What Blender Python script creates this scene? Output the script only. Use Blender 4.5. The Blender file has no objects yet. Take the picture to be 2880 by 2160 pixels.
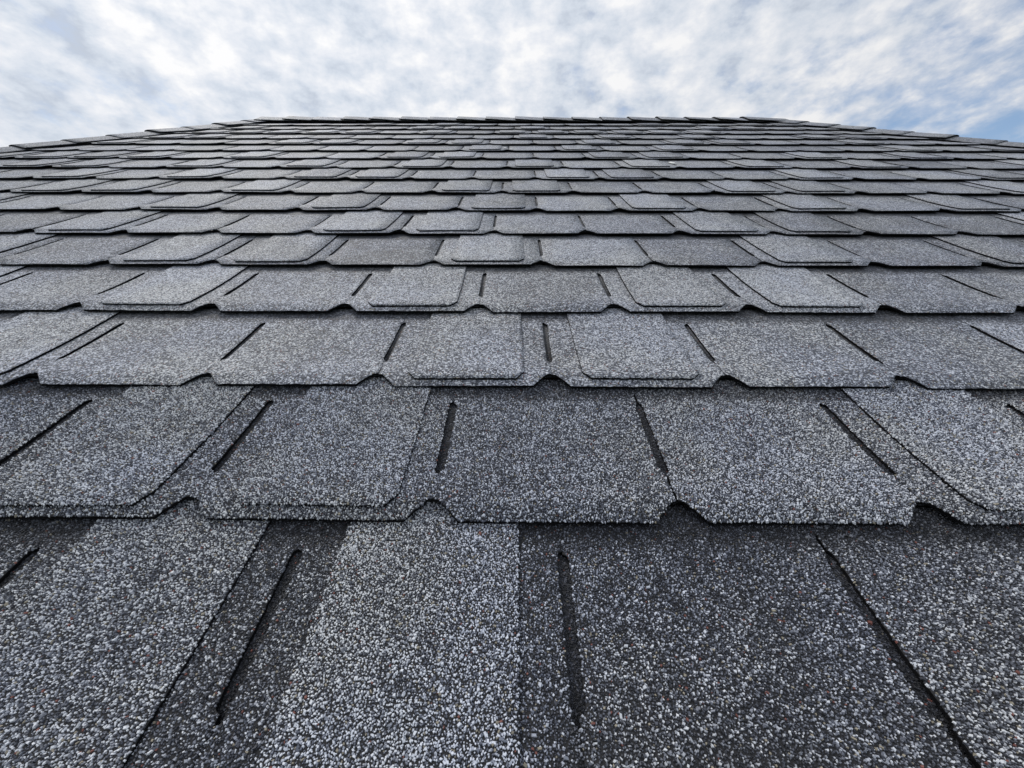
import bpy, bmesh, math, random
import numpy as np
from mathutils import Vector, Matrix

random.seed(11); rng = np.random.default_rng(11)
scene = bpy.context.scene
col = scene.collection

# ------------------------------------------------------------------ layout constants (metres)
SLOPE = math.radians(26.0)          # main roof slope
PITCH = 0.2286                      # width of one shingle tab
EXP = 0.19796                       # exposure of one course
S0 = 0.23417                        # slope position of the first notch line in view
NOTCH = 0.0200                      # depth of the notch between tabs
STEP = 0.0105                       # rise of a tab's butt over the course below
THICK = 0.0032
OVER = 0.0029                       # thickness of the raised laminated tab
RIDGE = 3.50                        # slope position of the ridge
EAVE = -1.20
ROOT = Vector((0.0, 0.0, 4.6))      # roof-plane origin in the world (below the camera)
ROOF = Matrix.Translation(ROOT) @ Matrix.Rotation(SLOPE, 4, 'X')

# ------------------------------------------------------------------ camera
TILT = math.radians(38.17); YAW = math.radians(0.4); CAM_H = 0.33393
Fw = Vector((-math.sin(YAW)*math.cos(TILT), math.cos(YAW)*math.cos(TILT), -math.sin(TILT)))
Rt = Vector((math.cos(YAW), math.sin(YAW), 0.0)); Up = Rt.cross(Fw)
cam = bpy.data.cameras.new('camera'); cam_ob = bpy.data.objects.new('camera', cam); col.objects.link(cam_ob)
m = Matrix.Identity(4)
for r in range(3):
    m[r][0] = Rt[r]; m[r][1] = Up[r]; m[r][2] = -Fw[r]
m.translation = (0, 0, CAM_H)
cam_ob.matrix_world = ROOF @ m
cam.sensor_width = 36.0; cam.lens = 36.0*1150/2880; cam.clip_start = 0.01; cam.clip_end = 6000
scene.camera = cam_ob

# ------------------------------------------------------------------ sky and sun
SUN_EL = math.radians(50); SUN_AZ = math.radians(-38)      # azimuth from +Y towards +X
sun_dir = Vector((math.sin(SUN_AZ)*math.cos(SUN_EL), math.cos(SUN_AZ)*math.cos(SUN_EL), math.sin(SUN_EL)))
world = bpy.data.worlds.new('World'); scene.world = world; world.use_nodes = True
nt = world.node_tree; nt.nodes.clear()
class NG:
    """small helper to write node graphs"""
    def __init__(s, tree): s.t = tree
    def n(s, kind, **kw):
        nd = s.t.nodes.new(kind)
        for k, v in kw.items(): setattr(nd, k, v)
        return nd
    def link(s, a, b): s.t.links.new(a, b)
    def put(s, sock, v):
        if isinstance(v, bpy.types.NodeSocket): s.t.links.new(v, sock)
        else: sock.default_value = v
    def math(s, op, a, b=0.0, c=0.0, clamp=False):
        nd = s.n('ShaderNodeMath', operation=op, use_clamp=clamp)
        for i, v in enumerate((a, b, c)): s.put(nd.inputs[i], v)
        return nd.outputs[0]
    def vmath(s, op, a, b=(0, 0, 0)):
        nd = s.n('ShaderNodeVectorMath', operation=op)
        s.put(nd.inputs[0], a); s.put(nd.inputs[1], b)
        return nd.outputs['Value'] if op in ('DOT_PRODUCT', 'LENGTH') else nd.outputs[0]
    def noise(s, vec, scale, detail=4, rough=0.55, dist=0.0):
        nd = s.n('ShaderNodeTexNoise'); s.put(nd.inputs['Vector'], vec)
        nd.inputs['Scale'].default_value = scale; nd.inputs['Detail'].default_value = detail
        nd.inputs['Roughness'].default_value = rough; nd.inputs['Distortion'].default_value = dist
        return nd.outputs[0]
    def smooth(s, v, a, b):
        nd = s.n('ShaderNodeMapRange', interpolation_type='SMOOTHSTEP')
        s.put(nd.inputs[0], v); nd.inputs[1].default_value = a; nd.inputs[2].default_value = b
        return nd.outputs[0]
    def lin(s, v, a, b, c, d):
        nd = s.n('ShaderNodeMapRange'); nd.clamp = True
        s.put(nd.inputs[0], v)
        for i, q in enumerate((a, b, c, d)): nd.inputs[i+1].default_value = q
        return nd.outputs[0]
    def mix(s, fac, a, b, mode='MIX'):
        nd = s.n('ShaderNodeMix', data_type='RGBA', blend_type=mode)
        s.put(nd.inputs[0], fac); s.put(nd.inputs[6], a); s.put(nd.inputs[7], b)
        return nd.outputs[2]
    def ramp(s, fac, stops, interp='LINEAR'):
        nd = s.n('ShaderNodeValToRGB'); s.put(nd.inputs[0], fac)
        cr = nd.color_ramp; cr.interpolation = interp
        while len(cr.elements) < len(stops): cr.elements.new(0.5)
        for e, (p, c) in zip(cr.elements, stops):
            e.position = p; e.color = (c[0], c[1], c[2], 1)
        return nd.outputs[0]

g = NG(nt)
dirv = g.n('ShaderNodeTexCoord').outputs['Generated']
sep = g.n('ShaderNodeSeparateXYZ'); g.link(dirv, sep.inputs[0])
dz = g.math('MAXIMUM', sep.outputs[2], 0.02)
dzz = g.math('ADD', dz, 0.28)
px = g.math('DIVIDE', sep.outputs[0], dzz); py = g.math('DIVIDE', sep.outputs[1], dzz)
comb = g.n('ShaderNodeCombineXYZ'); g.put(comb.inputs[0], px); g.put(comb.inputs[1], g.math('MULTIPLY', py, 0.80)); comb.inputs[2].default_value = 3.7
pc = comb.outputs[0]
big = g.noise(pc, 1.1, 2, 0.5, 0.0)
puff = g.noise(g.vmath('MULTIPLY', dirv, (1.0, 1.0, 1.7)), 15.0, 7, 0.58, 0.1)                                    # small clumps of the altocumulus sheet
puff2 = g.noise(g.vmath('ADD', pc, (7.1, 2.3, 1.9)), 4.5, 6, 0.58, 0.1)
wisp = g.noise(g.vmath('MULTIPLY', g.vmath('ADD', pc, (1.7, 4.4, 8.0)), (1.0, 0.9, 1.0)), 9.0, 7, 0.62, 0.2)
# the cloud sheet thins out towards the right (east) as in the picture
east = g.smooth(px, 0.25, 1.45)
cover = g.math('ADD', g.math('MULTIPLY', puff, 0.30), g.math('MULTIPLY', puff2, 0.35))
cover = g.math('ADD', cover, g.math('MULTIPLY', wisp, 0.35))
cover = g.math('ADD', cover, g.math('MULTIPLY', g.math('SUBTRACT', big, 0.5), 0.20))
cover = g.math('SUBTRACT', cover, g.math('MULTIPLY', east, 0.19))
mask = g.smooth(cover, 0.22, 0.46)
mask = g.math('ADD', g.math('MULTIPLY', mask, 0.95), 0.05)
tone = g.math('ADD', g.math('MULTIPLY', puff, 0.62), g.math('MULTIPLY', puff2, 0.38))
ccol = g.ramp(tone, [(0.38, (0.56, 0.62, 0.72)), (0.45, (0.69, 0.75, 0.84)), (0.53, (0.83, 0.86, 0.92)), (0.61, (0.99, 0.99, 1.0))])
sd = g.math('MULTIPLY_ADD', g.vmath('DOT_PRODUCT', dirv, tuple(sun_dir)), 0.5, 0.5)   # clouds towards the sun scatter more light
glow = g.math('ADD', 0.70, g.math('MULTIPLY', g.math('POWER', sd, 2.0), 0.34))
sky = g.n('ShaderNodeTexSky', sky_type='NISHITA'); sky.sun_disc = False
sky.sun_elevation = SUN_EL; sky.sun_rotation = SUN_AZ; sky.air_density = 1.0; sky.dust_density = 0.6; sky.ozone_density = 2.0
bg1 = g.n('ShaderNodeBackground'); g.link(sky.outputs[0], bg1.inputs[0]); bg1.inputs[1].default_value = 0.13
bg2 = g.n('ShaderNodeBackground'); g.link(ccol, bg2.inputs[0]); g.put(bg2.inputs[1], glow)
mx = g.n('ShaderNodeMixShader'); g.put(mx.inputs[0], mask); g.link(bg1.outputs[0], mx.inputs[1]); g.link(bg2.outputs[0], mx.inputs[2])
wo = g.n('ShaderNodeOutputWorld'); g.link(mx.outputs[0], wo.inputs[0])

sun = bpy.data.lights.new('sun', 'SUN'); sun.energy = 1.5; sun.angle = math.radians(14); sun.color = (1.0, 0.96, 0.90)
sun_ob = bpy.data.objects.new('sun', sun); col.objects.link(sun_ob)
sun_ob.rotation_euler = (-sun_dir).to_track_quat('-Z', 'Y').to_euler(); sun_ob.location = (-6, 6, 14)

scene.view_settings.view_transform = 'Standard'; scene.view_settings.look = 'None'
scene.view_settings.exposure = 0.0; scene.view_settings.gamma = 1.0
scene.view_settings.use_curve_mapping = False

# ------------------------------------------------------------------ materials
def granules(name, light=0.0, band=True, bump=0.9, stones=False):
    """mineral granules pressed in asphalt; attribute 'tab_v' is the distance up a tab from its butt"""
    mat = bpy.data.materials.new(name); mat.use_nodes = True
    t = mat.node_tree; t.nodes.clear(); g = NG(t)
    pos = g.n('ShaderNodeNewGeometry').outputs['Position']
    info = g.n('ShaderNodeObjectInfo')
    seps = g.n('ShaderNodeSeparateColor'); g.link(info.outputs['Color'], seps.inputs[0])
    tone = seps.outputs[0]
    wob = g.n('ShaderNodeTexNoise'); g.link(pos, wob.inputs['Vector']); wob.inputs['Scale'].default_value = 900; wob.inputs['Detail'].default_value = 1
    wv = g.n('ShaderNodeVectorMath', operation='SCALE'); g.link(g.vmath('SUBTRACT', wob.outputs['Color'], (0.5, 0.5, 0.5)), wv.inputs[0]); wv.inputs['Scale'].default_value = 0.0016
    vor = g.n('ShaderNodeTexVoronoi', voronoi_dimensions='3D', feature='F1'); g.link(g.vmath('ADD', pos, wv.outputs[0]), vor.inputs['Vector'])
    vor.inputs['Scale'].default_value = 560; vor.inputs['Randomness'].default_value = 1.0
    dist = vor.outputs['Distance']
    rc = g.n('ShaderNodeSeparateColor')
    if stones: g.link(g.n('ShaderNodeAttribute', attribute_name='stone').outputs['Color'], rc.inputs[0])   # modelled granules carry their own random colour
    else: g.link(vor.outputs['Color'], rc.inputs[0])
    # clumps of light and dark granules, in several sizes
    n1 = g.noise(pos, 9, 3, 0.6); n2 = g.noise(pos, 55, 3, 0.6); n3 = g.noise(pos, 190, 2, 0.6)
    shift = g.math('ADD', g.math('MULTIPLY', g.math('SUBTRACT', n1, 0.5), 0.42), g.math('MULTIPLY', g.math('SUBTRACT', n2, 0.5), 0.30 if stones else 0.42))
    shift = g.math('ADD', shift, g.math('MULTIPLY', g.math('SUBTRACT', n3, 0.5), 0.30 if stones else 0.80))
    shift = g.math('ADD', shift, g.math('MULTIPLY', g.math('SUBTRACT', tone, 0.5), 0.8))
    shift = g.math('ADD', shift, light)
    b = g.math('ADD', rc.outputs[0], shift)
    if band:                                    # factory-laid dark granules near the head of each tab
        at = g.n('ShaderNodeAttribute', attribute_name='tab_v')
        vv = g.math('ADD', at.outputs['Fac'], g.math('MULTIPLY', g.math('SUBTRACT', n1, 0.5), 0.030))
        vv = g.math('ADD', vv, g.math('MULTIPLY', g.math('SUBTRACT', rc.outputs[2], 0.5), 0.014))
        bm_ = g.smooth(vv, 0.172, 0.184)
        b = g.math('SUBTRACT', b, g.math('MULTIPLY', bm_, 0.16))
    c = g.ramp(b, [(0.0, (0.014, 0.0148, 0.019)), (0.25, (0.044, 0.0475, 0.061)), (0.50, (0.103, 0.111, 0.139)),
                   (0.72, (0.212, 0.226, 0.266)), (0.90, (0.45, 0.47, 0.52)), (1.0, (0.68, 0.70, 0.74))])
    hue = g.smooth(g.noise(g.vmath('ADD', pos, (5, 3, 1)), 5.5, 2, 0.5), 0.38, 0.62)
    c = g.mix(1.0, c, g.mix(hue, (1.01, 1.0, 0.97, 1), (0.97, 0.985, 1.04, 1)), 'MULTIPLY')
    # the odd red and tan granule
    red = g.math('GREATER_THAN', rc.outputs[1], 0.992)
    c = g.mix(red, c, (0.20, 0.075, 0.060, 1))
    tan = g.math('MULTIPLY', g.math('GREATER_THAN', rc.outputs[2], 0.965), g.math('GREATER_THAN', b, 0.4))
    c = g.mix(tan, c, (0.30, 0.27, 0.21, 1))
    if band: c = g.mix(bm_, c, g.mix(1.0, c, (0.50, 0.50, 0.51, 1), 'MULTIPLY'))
    if not stones:
        gap = g.math('MULTIPLY', g.smooth(dist, 0.50, 0.80), 0.6)
        c = g.mix(gap, c, (0.012, 0.012, 0.013, 1))
    h = g.math('SUBTRACT', 1.0, g.math('POWER', dist, 2.0))
    h = g.math('ADD', h, g.math('MULTIPLY', rc.outputs[1], 0.35))
    h = g.math('ADD', h, g.math('MULTIPLY', n3, 0.6))
    bp = g.n('ShaderNodeBump'); bp.inputs['Strength'].default_value = bump; bp.inputs['Distance'].default_value = 0.0012
    g.link(h, bp.inputs['Height'])
    p = g.n('ShaderNodeBsdfPrincipled'); g.link(c, p.inputs['Base Color']); p.inputs['Roughness'].default_value = 0.62
    p.inputs['Specular IOR Level'].default_value = 0.45; 
    if not stones: g.link(bp.outputs[0], p.inputs['Normal'])
    p.inputs['Sheen Weight'].default_value = 0.08; p.inputs['Sheen Roughness'].default_value = 0.45; p.inputs['Sheen Tint'].default_value = (0.9, 0.95, 1.0, 1)
    o = g.n('ShaderNodeOutputMaterial'); g.link(p.outputs[0], o.inputs[0])
    return mat

def plain(name, colr, rough=0.8, nscale=20, var=0.3):
    mat = bpy.data.materials.new(name); mat.use_nodes = True
    t = mat.node_tree; g = NG(t); p = t.nodes['Principled BSDF']
    pos = g.n('ShaderNodeNewGeometry').outputs['Position']
    k = g.lin(g.noise(pos, nscale, 5, 0.6), 0.3, 0.7, 1-var, 1+var)
    c = g.mix(1.0, (*colr, 1), (1, 1, 1, 1), 'MULTIPLY')
    mm = g.vmath('MULTIPLY', c, (1, 1, 1)); sc = g.n('ShaderNodeVectorMath', operation='SCALE'); g.link(mm, sc.inputs[0]); g.put(sc.inputs['Scale'], k)
    g.link(sc.outputs[0], p.inputs['Base Color']); p.inputs['Roughness'].default_value = rough
    return mat

M_TAB = granules('shingle_granules', light=0.17)
M_OVER = granules('laminated_tab_granules', light=0.23, band=False)
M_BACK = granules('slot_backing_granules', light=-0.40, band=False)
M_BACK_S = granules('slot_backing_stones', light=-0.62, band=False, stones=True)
M_TAB_S = granules('shingle_stones', light=0.20, stones=True)
M_OVER_S = granules('laminated_tab_stones', light=0.30, band=False, stones=True)
M_CAP = granules('ridge_cap_granules', light=0.15, band=False)
M_EDGE = plain('asphalt_core', (0.006, 0.006, 0.007), 0.85, 300, 0.5); M_EDGE.node_tree.nodes['Principled BSDF'].inputs['Specular IOR Level'].default_value = 0.12
M_MASTIC = plain('asphalt_between_stones', (0.012, 0.012, 0.014), 0.8, 400, 0.5)
M_DECK = plain('underlayment_felt', (0.03, 0.03, 0.032), 0.9, 60, 0.3)
M_GRASS = plain('lawn_grass', (0.06, 0.09, 0.03), 0.9, 3, 0.4)
M_WHITE = plain('white_chalk', (0.82, 0.82, 0.80), 0.7, 200, 0.08)

# ------------------------------------------------------------------ mesh helpers
def stones_on(rows, ztop, seed, skip=None, ymax=1.0):
    """granules as small faceted stones seated on the surface ztop inside the outline of rows"""
    rg = np.random.default_rng(seed); sp = 0.00174
    ys = np.array([q[0] for q in rows]); xl = np.array([q[1] for q in rows]); xr = np.array([q[2] for q in rows])
    y1 = min(ymax, ys[-1])
    gy = np.arange(ys[0]+0.0004, y1, sp*0.866); gx = np.arange(xl.min(), xr.max()+sp, sp)
    X, Y = np.meshgrid(gx, gy); X[1::2] += sp/2
    X = X + rg.uniform(-0.42, 0.42, X.shape)*sp; Y = Y + rg.uniform(-0.42, 0.42, Y.shape)*sp
    X = X.ravel(); Y = Y.ravel()
    ok = (Y > ys[0]-0.0002) & (X > np.interp(Y, ys, xl)+0.0001) & (X < np.interp(Y, ys, xr)-0.0001)
    if skip is not None:
        sy = np.array([q[0] for q in skip]); sl = np.array([q[1] for q in skip]); sr = np.array([q[2] for q in skip])
        ok &= ~((Y > sy[0]+0.001) & (X > np.interp(Y, sy, sl)+0.001) & (X < np.interp(Y, sy, sr)-0.001))
    X, Y = X[ok], Y[ok]; n = len(X)
    Z = np.array([ztop(a, b_) for a, b_ in zip(X, Y)]); e = 1e-4
    GX = (np.array([ztop(a+e, b_) for a, b_ in zip(X, Y)])-Z)/e; GY = (np.array([ztop(a, b_+e) for a, b_ in zip(X, Y)])-Z)/e
    th = rg.uniform(0, 6.283, n); rad = 0.00093*np.exp(rg.normal(0, 0.24, n)); asp = rg.uniform(0.7, 1.3, n); hh = rad*rg.uniform(0.55, 1.05, n)
    tx = rg.normal(0, 0.28, n); ty = rg.normal(0, 0.28, n)
    out = np.zeros((n, 8, 3))
    for k in range(4):
        a = th + k*1.5708 + rg.uniform(-0.35, 0.35, n)
        for lv, (fr, fz) in enumerate(((1.0, -0.25), (0.62, 0.9))):
            r_ = rad*fr*rg.uniform(0.8, 1.2, n)
            u, v = np.cos(a)*r_*asp, np.sin(a)*r_/asp
            dx = u*np.cos(th)-v*np.sin(th); dy = u*np.sin(th)+v*np.cos(th)
            out[:, lv*4+k, 0] = X+dx; out[:, lv*4+k, 1] = Y+dy
            out[:, lv*4+k, 2] = Z + (GX + (tx if lv else 0))*dx + (GY + (ty if lv else 0))*dy + hh*fz
    col3 = rg.random((n, 3))
    tri = np.array([[0, 1, 5, 4], [1, 2, 6, 5], [2, 3, 7, 6], [3, 0, 4, 7], [4, 5, 6, 7]])
    quads = (np.arange(n)[:, None, None]*8 + tri[None]).reshape(-1, 4)
    return out.reshape(-1, 3), quads, np.repeat(col3, 5, axis=0)

def add_stones(me, vs, quads, cols, mat):
    """append the stones to an existing slab mesh as one more material slot"""
    nv0, nf0 = len(me.vertices), len(me.polygons); nl0 = len(me.loops)
    me.materials.append(mat); slot = len(me.materials)-1
    tv = np.zeros(nv0, dtype=np.float32); me.attributes['tab_v'].data.foreach_get('value', tv)
    me.vertices.add(len(vs)); co = np.zeros((nv0+len(vs))*3, dtype=np.float32); me.vertices.foreach_get('co', co)
    co[nv0*3:] = vs.ravel(); me.vertices.foreach_set('co', co)
    me.loops.add(quads.size); vi = np.zeros(nl0+quads.size, dtype=np.int32); me.loops.foreach_get('vertex_index', vi)
    vi[nl0:] = (quads+nv0).ravel(); me.loops.foreach_set('vertex_index', vi)
    me.polygons.add(len(quads)); ls = np.zeros(nf0+len(quads), dtype=np.int32); me.polygons.foreach_get('loop_start', ls)
    ls[nf0:] = nl0 + np.arange(len(quads))*4; me.polygons.foreach_set('loop_start', ls)
    mi = np.zeros(nf0+len(quads), dtype=np.int32); me.polygons.foreach_get('material_index', mi); mi[nf0:] = slot; me.polygons.foreach_set('material_index', mi)
    me.update(calc_edges=True); me.validate()
    sm = np.zeros(len(me.polygons), dtype=bool); sm[:nf0] = mi[:nf0] == 0; me.polygons.foreach_set('use_smooth', sm)
    a = me.attributes.new('stone', 'FLOAT_COLOR', 'FACE'); cc = np.ones((len(me.polygons), 4), dtype=np.float32); cc[nf0:, :3] = cols
    a.data.foreach_set('color', cc.ravel())
    full = np.zeros(len(me.vertices), dtype=np.float32); full[:nv0] = tv; full[nv0:] = vs[:, 1]
    me.attributes['tab_v'].data.foreach_set('value', full); me.update()

def slab(rows, ztop, thick, ncol, name, mats, vcoord=True, jag=0.0, r=None):
    """rows: list of (y, xl, xr). Closed slab following ztop(x, y); side faces take mats[1]."""
    r = r or random
    V, F, FM = [], [], []
    n = len(rows)
    for (y, xl, xr) in rows:
        k = 0.0 if abs(xl+PITCH/2) < 1e-6 else jag
        a = xl + r.uniform(-k, k); b_ = xr + r.uniform(-k, k)
        for j in range(ncol+1):
            u = j/ncol; x = a + (b_-a)*u
            yy = y
            if y == rows[0][0]: yy += r.uniform(-jag, jag)*2.0
            V.append((x, yy, ztop(x, y)))
    W = ncol+1; base = len(V)
    for i in range(n):
        for j in (0, ncol):
            x, y, z = V[i*W+j]; V.append((x, y, z-thick))
    for i in range(n-1):
        for j in range(ncol):
            F.append((i*W+j, i*W+j+1, (i+1)*W+j+1, (i+1)*W+j)); FM.append(0)
        F.append((base+2*i, base+2*(i+1), base+2*(i+1)+1, base+2*i+1)); FM.append(1)
        F.append((i*W, (i+1)*W, base+2*(i+1), base+2*i)); FM.append(1)
        F.append((i*W+ncol, base+2*i+1, base+2*(i+1)+1, (i+1)*W+ncol)); FM.append(1)
    # butt edge and head edge: full row of lower verts for the butt
    low = len(V)
    for j in range(ncol+1):
        x, y, z = V[j]; V.append((x, y+thick*0.5, z-thick))
    for j in range(ncol):
        F.append((j, low+j, low+j+1, j+1)); FM.append(1)
    F.append(tuple((n-1)*W+j for j in range(ncol+1)) + (base+2*(n-1)+1, base+2*(n-1))); FM.append(1)
    me = bpy.data.meshes.new(name); me.from_pydata(V, [], F)
    for mt in mats: me.materials.append(mt)
    me.polygons.foreach_set('material_index', FM)
    sm = [k == 0 for k in FM]; me.polygons.foreach_set('use_smooth', sm)
    if vcoord:
        at = me.attributes.new('tab_v', 'FLOAT', 'POINT'); at.data.foreach_set('value', [v[1] for v in V])
    me.update(); return me

HB, HT, SLW = 0.107*PITCH, 0.022*PITCH, 0.021*PITCH
def inset(y, s_lo, s_hi):
    if y < NOTCH: return HB + (HT-HB)*(y/NOTCH)
    if s_lo < y < s_hi:
        q = min(y-s_lo, s_hi-y)/0.006
        return SLW*math.sqrt(max(0.0, min(1.0, q*(2-q)))) if q < 1 else SLW
    return 0.0

class Tab:
    """one variant of a tab: base mesh, raised laminated mesh and slot backing sharing one surface"""
    def __init__(s, k, fine, stones=False, raised=False, joint=(0, 0)):
        r = random.Random(100+k); s.r = r
        ll, lr = abs(r.gauss(0, 0.0015 if fine else 0.0009)), abs(r.gauss(0, 0.0015 if fine else 0.0009))
        curl = r.uniform(0.0058, 0.0068) if fine else r.uniform(0.0026, 0.0036); cl = r.uniform(0.025, 0.030) if fine else r.uniform(0.026, 0.033)
        wav = r.uniform(-0.0007, 0.0007); ph = r.uniform(0, 6.28); s.slw = 1.0 if stones else (0.85 if fine else 0.7); slo = NOTCH + 0.034 + r.uniform(-0.004, 0.004); shi = 0.172+r.uniform(-0.002, 0.002)
        ctr = r.uniform(-0.0030, -0.0010)
        if fine: ll += 0.0022; lr += 0.0022
        def z(x, y):
            q = max(0.0, 1-y/EXP); u = x/PITCH+0.5
            d = max(0.0, 1-max(y, 0)/cl)
            return STEP*(1-y/EXP) + (ll*(1-u)+lr*u)*q**1.5 - curl*d*d + wav*math.sin(u*7+ph)*q + ctr*math.sin(max(0, min(1, y/EXP))*3.1416)
        s.z = z
        top = EXP*1.15
        if fine:
            ys = [0, 0.001] + list(np.arange(0.003, top, 0.0028)); nc = 40; jag = 0.00035
        else:
            ys = [0, 0.002, 0.006, 0.012, 0.028, 0.04, 0.08, 0.12, 0.15, 0.19, top]; nc = 6; jag = 0.0
        ys += [NOTCH-0.0004, NOTCH, slo, slo+0.001, slo+0.003, slo+0.006, shi-0.006, shi-0.003, shi-0.001, shi]
        ys = sorted(set(round(y, 5) for y in ys)); jr = random.Random(k)
        rows = []
        for y in ys:
            i = inset(y, slo, shi)*(s.slw if y > NOTCH else 1.0); rows.append((y, -PITCH/2+max(i, joint[0]*(1 if y < EXP*0.95 else 0)), PITCH/2-max(i, joint[1]*(1 if y < EXP*0.95 else 0))))
        s.base = slab(rows, z, THICK, nc, 'shingle', (M_MASTIC if stones else M_TAB, M_EDGE), True, jag, jr)
        # raised laminated tab
        w = 0.335*PITCH; y0 = 0.010 + r.uniform(-0.002, 0.002); ch = r.uniform(0.010, 0.014)
        ox = r.uniform(-0.004, 0.004)
        ys2 = [y0, y0+ch*0.5, y0+ch] + list(np.arange(y0+ch+0.003, top, 0.0032 if fine else 0.045)) + [top]
        rows2 = []
        lb = r.uniform(-0.003, 0.003)
        for y in ys2:
            i = 0.011*(1-(y-y0)/ch) if y < y0+ch else 0.0
            bow = 0.003*math.sin(max(0, min(1, y/EXP))*3.1)
            rows2.append((y, ox-w+i+lb*y/EXP, ox+w-i-lb*y/EXP))
        s.over = slab(rows2, lambda x, y: z(x, y)+OVER, OVER-0.0002, 26 if fine else 4, 'raised_tab', (M_MASTIC if stones else M_OVER, M_EDGE), True, jag, jr)
        if stones:
            add_stones(s.base, *stones_on(rows, z, k, rows2 if raised else None, EXP+NOTCH+0.006), M_TAB_S)
            if raised: add_stones(s.over, *stones_on(rows2, lambda x, y: z(x, y)+OVER, k+1, None, EXP+NOTCH+0.006), M_OVER_S)
        bz = lambda x, y: STEP*(1-y/EXP)-THICK-0.0013
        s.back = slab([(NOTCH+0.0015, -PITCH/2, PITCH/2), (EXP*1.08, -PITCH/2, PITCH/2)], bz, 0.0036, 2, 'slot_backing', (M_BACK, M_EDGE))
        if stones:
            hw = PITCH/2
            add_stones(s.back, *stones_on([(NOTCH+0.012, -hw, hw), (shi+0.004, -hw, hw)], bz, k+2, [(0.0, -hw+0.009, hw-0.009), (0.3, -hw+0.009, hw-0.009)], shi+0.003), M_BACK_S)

NV = 12
FINE = [Tab(k, True) for k in range(NV)]
COARSE = [Tab(50+k, False) for k in range(NV)]

# ------------------------------------------------------------------ the roof
def tag(o, label, cat, group=None):
    o['label'] = label; o['category'] = cat
    if group: o['group'] = group
roof = bpy.data.objects.new('house', None); col.objects.link(roof); roof.matrix_world = ROOF
roof.empty_display_size = 0.2
tag(roof, 'house under a grey asphalt shingle hip roof rising to a capped ridge', 'house')
def child(name, me, parent, loc=(0, 0, 0), tone=0.5):
    o = bpy.data.objects.new(name, me); col.objects.link(o); o.parent = parent
    o.location = loc; o.color = (tone, 0.5, 0.5, 1); return o

# hip lines in the plane of the main slope: X as a function of slope position
LX, RX = (-1.82, -0.500), (1.88, 0.610)        # apex x, run per metre of slope downwards
hip_l = lambda s: LX[0] + LX[1]*(RIDGE-s)
hip_r = lambda s: RX[0] + RX[1]*(RIDGE-s)

def clip(me, ox, oy):
    """cut a tab mesh where it passes the hip lines or the ridge; returns the same mesh when untouched"""
    cs = [v.co for v in me.vertices]
    xs = [c.x+ox for c in cs]; ys = [c.y+oy for c in cs]
    planes = []
    if min(x-hip_l(y) for x, y in zip(xs, ys)) < 0: planes.append((Vector((LX[0], RIDGE, 0)), Vector((-1, -LX[1], 0))))
    if max(x-hip_r(y) for x, y in zip(xs, ys)) > 0: planes.append((Vector((RX[0], RIDGE, 0)), Vector((1, RX[1], 0))))
    if max(ys) > RIDGE: planes.append((Vector((0, RIDGE, 0)), Vector((0, 1, 0))))
    if not planes: return me
    bm = bmesh.new(); bm.from_mesh(me)
    for co, no in planes:
        bmesh.ops.bisect_plane(bm, geom=bm.verts[:]+bm.edges[:]+bm.faces[:], plane_co=co-Vector((ox, oy, 0)), plane_no=no.normalized(), clear_outer=True)
    if not bm.faces: bm.free(); return None
    m2 = bpy.data.meshes.new(me.name); bm.to_mesh(m2); bm.free()
    for mt in me.materials: 
        if m2.materials.find(mt.name) < 0: m2.materials.append(mt)
    return m2

PHASE = {0: 0.0422, 1: -0.0752, 2: 0.0489, 3: -0.0600, 4: 0.0577, 5: -0.0527, 6: 0.0641, 7: -0.0422, 8: 0.0750,
         9: -0.0338, 10: 0.0820, 11: -0.0325, 12: 0.0932, 13: -0.0108, 14: 0.1000, 15: -0.0060, 16: 0.1080, 17: 0.004}
RAISED = {0: (-2, -1, 3), 1: (-2, -1, 2), 2: (-4, -1, 0, 4), 3: (-5, -3, -1, 1, 2, 5), 4: (-6, -4, -3, -1, 2, 4), 5: (-7, -5, -2, -1, 2, 3, 6),
          6: (-8, -5, -3, -1, 1, 3, 5), 7: (-7, -6, -4, -1, 0, 3, 4, 7), 8: (-8, -6, -4, -3, 0, 1, 4, 7), 9: (-8, -6, -4, -2, 0, 2, 4, 6),
          10: (-8, -6, -3, -2, 1, 2, 5, 7)}
TONE = {(0, -3): .30, (0, -2): .32, (0, -1): .32, (0, 0): .33, (0, 1): .38, (1, 0): .53, (1, 1): .65, (1, -1): .52, (1, 2): .56, (1, -2): .48, (1, -3): .46, (2, -3): .55, (2, -1): .5, (2, 0): .52, (3, 0): .45, (4, 1): .40, (4, -3): .40, (5, 3): .36,
        (7, 0): .36, (7, -1): .44, (8, -4): .38}

OTONE = {(0, -2): .46, (0, -1): .66, (1, -2): .52, (1, -1): .52, (1, 2): .60, (2, -1): .46, (2, 0): .48}
JOINT = {(0, 0): (0, .0016), (0, 1): (.0016, 0), (1, 0): (0, .0011), (1, 1): (.0011, 0)}     # ends of two shingle strips
def visible(x, y):
    q = Vector((x, y, 0.0)) - Vector((0, 0, CAM_H)); d = q.dot(Fw)
    if d < 0.05: return False, d
    return abs(q.dot(Rt)/d) < 1440/1150 + 0.17/d and abs(q.dot(Up)/d) < 1080/1150 + 0.14/d, d

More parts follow.
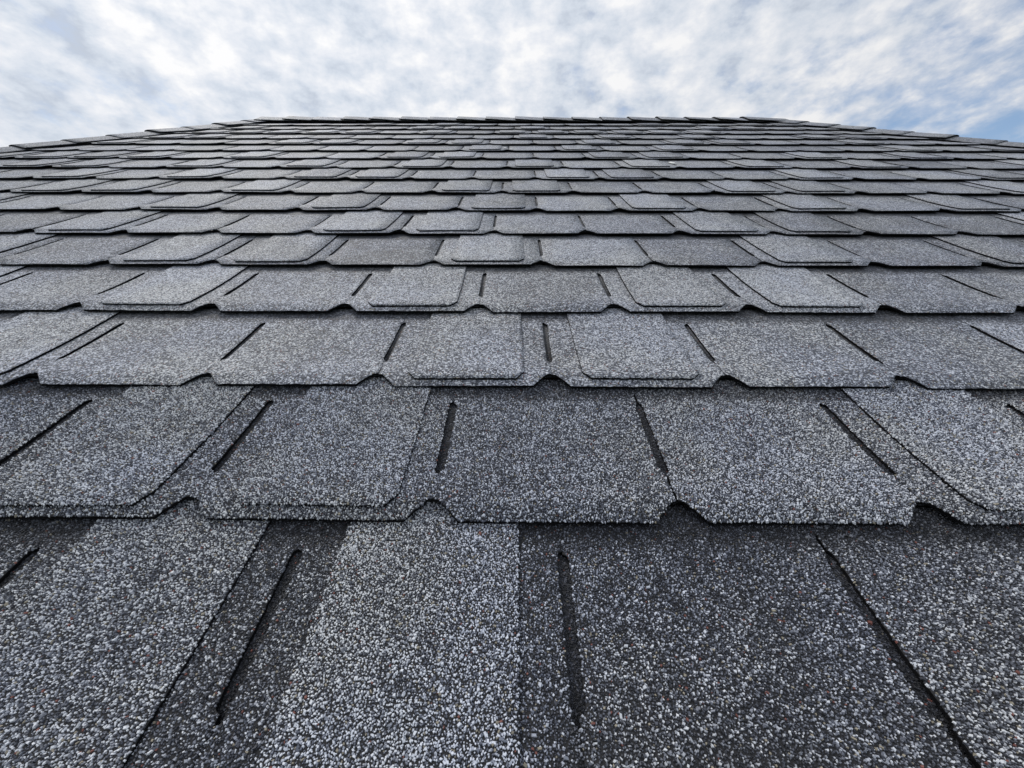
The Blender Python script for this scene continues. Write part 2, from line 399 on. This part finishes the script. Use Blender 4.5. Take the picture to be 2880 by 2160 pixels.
jobs, rest = [], []
for c in range(-6, 18):
    s_b = S0 + EXP*(c-1) - NOTCH
    ph = PHASE.get(c, 0.045 if c % 2 == 0 else -0.07)
    crow = random.uniform(-0.0015, 0.0015)
    for k in range(-20, 20):
        xc = ph + (k+0.5)*PITCH
        if xc < hip_l(s_b)-0.15 or xc > hip_r(s_b)+0.15: continue
        rr = random.random()
        raised = (k in RAISED[c]) if c in RAISED and abs(k) < 9 else rr < 0.45
        tone = TONE.get((c, k), min(0.72, max(0.3, random.gauss(0.5, 0.08))))
        y = s_b + random.uniform(-0.0018, 0.0018) + crow
        ok, d = visible(xc, s_b + EXP/2)
        (jobs if ok and c >= 0 else rest).append((d, c, k, xc + random.uniform(-0.0006, 0.0006)*0, y, raised, tone))
jobs.sort(key=lambda j: j[0])
rest += jobs[300:]; jobs = jobs[:300]

last = {}
for (d, c, k, x, y, raised, tone) in jobs:
    pool = FINE if c <= 3 else COARSE
    vi = random.randrange(NV)
    if vi == last.get(c): vi = (vi+1) % NV
    last[c] = vi; tab = pool[vi] if c > 1 else Tab(1000+c*40+k, True, True, raised, JOINT.get((c, k), (0, 0)))
    me = clip(tab.base, x, y)
    if me is None: continue
    sh = child('shingle', me, roof, (x, y, 0), tone)
    mb = clip(tab.back, x, y)
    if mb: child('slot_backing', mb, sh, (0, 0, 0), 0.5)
    if raised:
        mo = clip(tab.over, x, y)
        if mo: child('raised_tab', mo, sh, (0, 0, 0), OTONE.get((c, k), min(0.8, max(0.25, tone + random.uniform(-0.08, 0.1)))))

# everything beyond the picture's edges: the same tabs, joined
bm = bmesh.new()
for (d, c, k, x, y, raised, tone) in rest:
    tab = COARSE[random.randrange(NV)]
    for me, on in ((tab.base, True), (tab.over, raised), (tab.back, True)):
        if not on: continue
        m2 = clip(me, x, y)
        if m2 is None: continue
        t = m2.copy(); t.transform(Matrix.Translation((x, y, 0)))
        n0 = len(bm.faces); bm.from_mesh(t); bm.faces.ensure_lookup_table()
        slot = {M_TAB.name: 0, M_EDGE.name: 1, M_OVER.name: 2, M_BACK.name: 3}
        for f in bm.faces[n0:]: f.material_index = slot[t.materials[f.material_index].name]
me = bpy.data.meshes.new('outlying_shingles'); bm.to_mesh(me); bm.free()
for mt in (M_TAB, M_EDGE, M_OVER, M_BACK): 
    if me.materials.find(mt.name) < 0: me.materials.append(mt)
o = child('outlying_shingles', me, roof); o['kind'] = 'stuff'

# roof deck: the four slopes under the shingles, closed by a soffit
inv = ROOF.to_3x3().inverted()
Yh = inv @ Vector((0, 1, 0)); Zu = inv @ Vector((0, 0, 1)); Xv = Vector((1, 0, 0))
apL, apR = Vector((LX[0], RIDGE, 0)), Vector((RX[0], RIDGE, 0))
eL, eR = Vector((hip_l(EAVE), EAVE, 0)), Vector((hip_r(EAVE), EAVE, 0))
depth = (apL-eL).dot(Yh)*2
bL, bR = eL + Yh*depth, eR + Yh*depth
dn = Vector((0, 0, -0.012))
P = [p - Zu*0.016 for p in (eL, eR, apR, apL, bR, bL)]
V = P + [p - Zu*0.2 for p in (P[0], P[1], P[4], P[5])]
F = [(0, 1, 2, 3), (1, 4, 2), (4, 5, 3, 2), (5, 0, 3), (0, 6, 7, 1), (1, 7, 8, 4), (4, 8, 9, 5), (5, 9, 6, 0), (6, 9, 8, 7)]
me = bpy.data.meshes.new('roof_deck'); me.from_pydata([tuple(v) for v in V], [], F); me.materials.append(M_DECK)
child('roof_deck', me, roof)

c0 = sum(P, Vector())/6
W4 = [q + (Vector((c0.x, 0, 0))-Vector((q.x, 0, 0)))*0.06 + Yh*(0.3 if i < 2 else -0.3) - Zu*0.205 for i, q in enumerate((P[0], P[1], P[4], P[5]))]
drop = (ROOF @ W4[0]).z
V = W4 + [q - Zu*drop for q in W4]
me = bpy.data.meshes.new('wall'); me.from_pydata([tuple(v) for v in V], [], [(0, 4, 5, 1), (1, 5, 6, 2), (2, 6, 7, 3), (3, 7, 4, 0)]); me.materials.append(plain('wall_render', (0.5, 0.48, 0.44)))
child('wall', me, roof)

# ridge and hip caps: bent pieces straddling the line, each butt lifted over the next
def cap_mesh(seed, legA, legB, axis, length=0.33, leg=0.145, thick=0.006, edge=0.009, up=0.0):
    """axis points from the butt end towards the covered end; legs point down either slope"""
    r = random.Random(seed)
    nrm = (-(legA+legB)).normalized()
    nu, nw = 8, 12
    lift = r.uniform(0.008, 0.013)+up; fl = r.uniform(-0.002, 0.006); ph = r.uniform(0, 6.28); sk = r.uniform(-0.006, 0.006)
    top, bot = [], []
    def pt(u, w, dz):
        a = abs(w); leg_d = legA if w < 0 else legB
        nl = (nrm - leg_d*nrm.dot(leg_d)).normalized()
        sgn = a*leg
        # round over the crown
        rad = 0.035; k = max(0.0, 1-sgn/rad)
        p = leg_d*sgn - nrm*(0.005*k*k)
        hgt = lift*(1-u/length*0.95) + fl*a*math.sin(ph+u*9)*(1-u/length) + 0.016 - edge*a
        return p + axis*(u + sk*w) + nl*(hgt + dz) if a > 1e-6 else p + axis*(u) + nrm*(hgt + dz)
    V = []
    for i in range(nu+1):
        for j in range(nw+1):
            V.append(tuple(pt(length*i/nu, -1+2*j/nw, 0)))
    N = len(V)
    for i in range(nu+1):
        for j in range(nw+1):
            V.append(tuple(pt(length*i/nu, -1+2*j/nw, -thick)))
    W = nw+1; F, FM = [], []
    for i in range(nu):
        for j in range(nw):
            q = (i*W+j, i*W+j+1, (i+1)*W+j+1, (i+1)*W+j)
            F.append(q); FM.append(0); F.append(tuple(N+v for v in reversed(q))); FM.append(1)
    for i in range(nu):
        for j in (0, nw):
            F.append((i*W+j, (i+1)*W+j, N+(i+1)*W+j, N+i*W+j)); FM.append(1)
    for j in range(nw):
        for i in (0, nu):
            F.append((i*W+j, i*W+j+1, N+i*W+j+1, N+i*W+j)); FM.append(1)
    bm = bmesh.new(); vs = [bm.verts.new(v) for v in V]
    for f, k in zip(F, FM):
        fc = bm.faces.new([vs[v] for v in f]); fc.material_index = k; fc.smooth = k == 0
    bmesh.ops.recalc_face_normals(bm, faces=bm.faces[:])
    me = bpy.data.meshes.new('ridge_cap'); bm.to_mesh(me); bm.free()
    me.materials.append(M_CAP); me.materials.append(M_EDGE); return me

def legs_for(d, inward):
    """unit legs for a hip along d: one in the main slope, one in the side slope"""
    a = Vector((0, 0, 1)).cross(d); a = a if a.dot(inward) > 0 else -a
    n2 = d.cross(Yh).normalized(); b = n2.cross(d).normalized()
    if b.dot(inward) > 0: b = -b
    return a.normalized(), b
cap_exp = 0.203
for name, ap, e, inward in (('hip_cap', apL, eL, Xv), ('hip_cap', apR, eR, -Xv)):
    d = (e-ap); L = d.length; d = d.normalized(); A, B = legs_for(d, inward)
    variants = [cap_mesh(200+i, A, B, -d) for i in range(5)]
    for v_ in variants: v_.name = 'hip_cap'
    k = 0; u = L
    while u > 0.10:
        p = ap + d*u
        child('hip_cap', variants[k % 5] if k % 7 else variants[(k+2) % 5], roof, p, random.uniform(0.4, 0.6)); u -= cap_exp; k += 1
A = Vector((0, -1, 0)); B = (Yh*math.cos(SLOPE) - Zu*math.sin(SLOPE)).normalized()
variants = [cap_mesh(300+i, A, B, Xv, 0.31, edge=0.006, up=0.003) for i in range(8)]
x = apL.x + 0.0; k = 0
while x < apR.x - 0.06:
    child('ridge_cap', variants[random.randrange(8)], roof, (x, RIDGE, 0.004), random.uniform(0.4, 0.65)); x += cap_exp+random.uniform(-0.004, 0.004)

# ------------------------------------------------------------------ white flecks lying on the shingles
def fleck(name, x, s, size, seed, label):
    r = random.Random(seed); bm = bmesh.new(); n = 11
    ring = []
    for i in range(n):
        a = i/n*6.283; rad = size*(0.55+r.random()*0.5)
        ring.append((math.cos(a)*rad*1.2, math.sin(a)*rad*1.5+math.cos(a)*rad*-0.9))
    lo = [bm.verts.new((p[0], p[1], 0)) for p in ring]; hi = [bm.verts.new((p[0]*0.7, p[1]*0.7, size*0.22*r.uniform(0.6, 1.3))) for p in ring]
    for i in range(n): bm.faces.new((lo[i], lo[(i+1) % n], hi[(i+1) % n], hi[i]))
    bm.faces.new(hi); bm.faces.new(lo[::-1])
    for f in bm.faces: f.smooth = True
    me = bpy.data.meshes.new(name); bm.to_mesh(me); bm.free(); me.materials.append(M_WHITE)
    o = bpy.data.objects.new(name, me); col.objects.link(o)
    c = math.floor((s-S0+NOTCH)/EXP)+1; v = s-(S0+EXP*(c-1)-NOTCH)
    o.matrix_world = ROOF @ Matrix.Translation((x, s, STEP*(1-v/EXP)+0.001))
    tag(o, label, 'debris', 'white flecks on the shingles'); return o
fleck('white_fleck', 0.652, 1.905, 0.0125, 5, 'larger white fleck caught in a shingle slot right of the roof centre')
fleck('white_fleck', -0.050, 2.285, 0.007, 6, 'tiny white fleck on a shingle near the middle, below the ridge')

# ------------------------------------------------------------------ ground far below
me = bpy.data.meshes.new('ground'); R_ = 4000
me.from_pydata([(-R_, -R_, 0), (R_, -R_, 0), (R_, R_, 0), (-R_, R_, 0)], [], [(0, 1, 2, 3)]); me.materials.append(M_GRASS)
gr = bpy.data.objects.new('ground', me); col.objects.link(gr); gr['kind'] = 'structure'
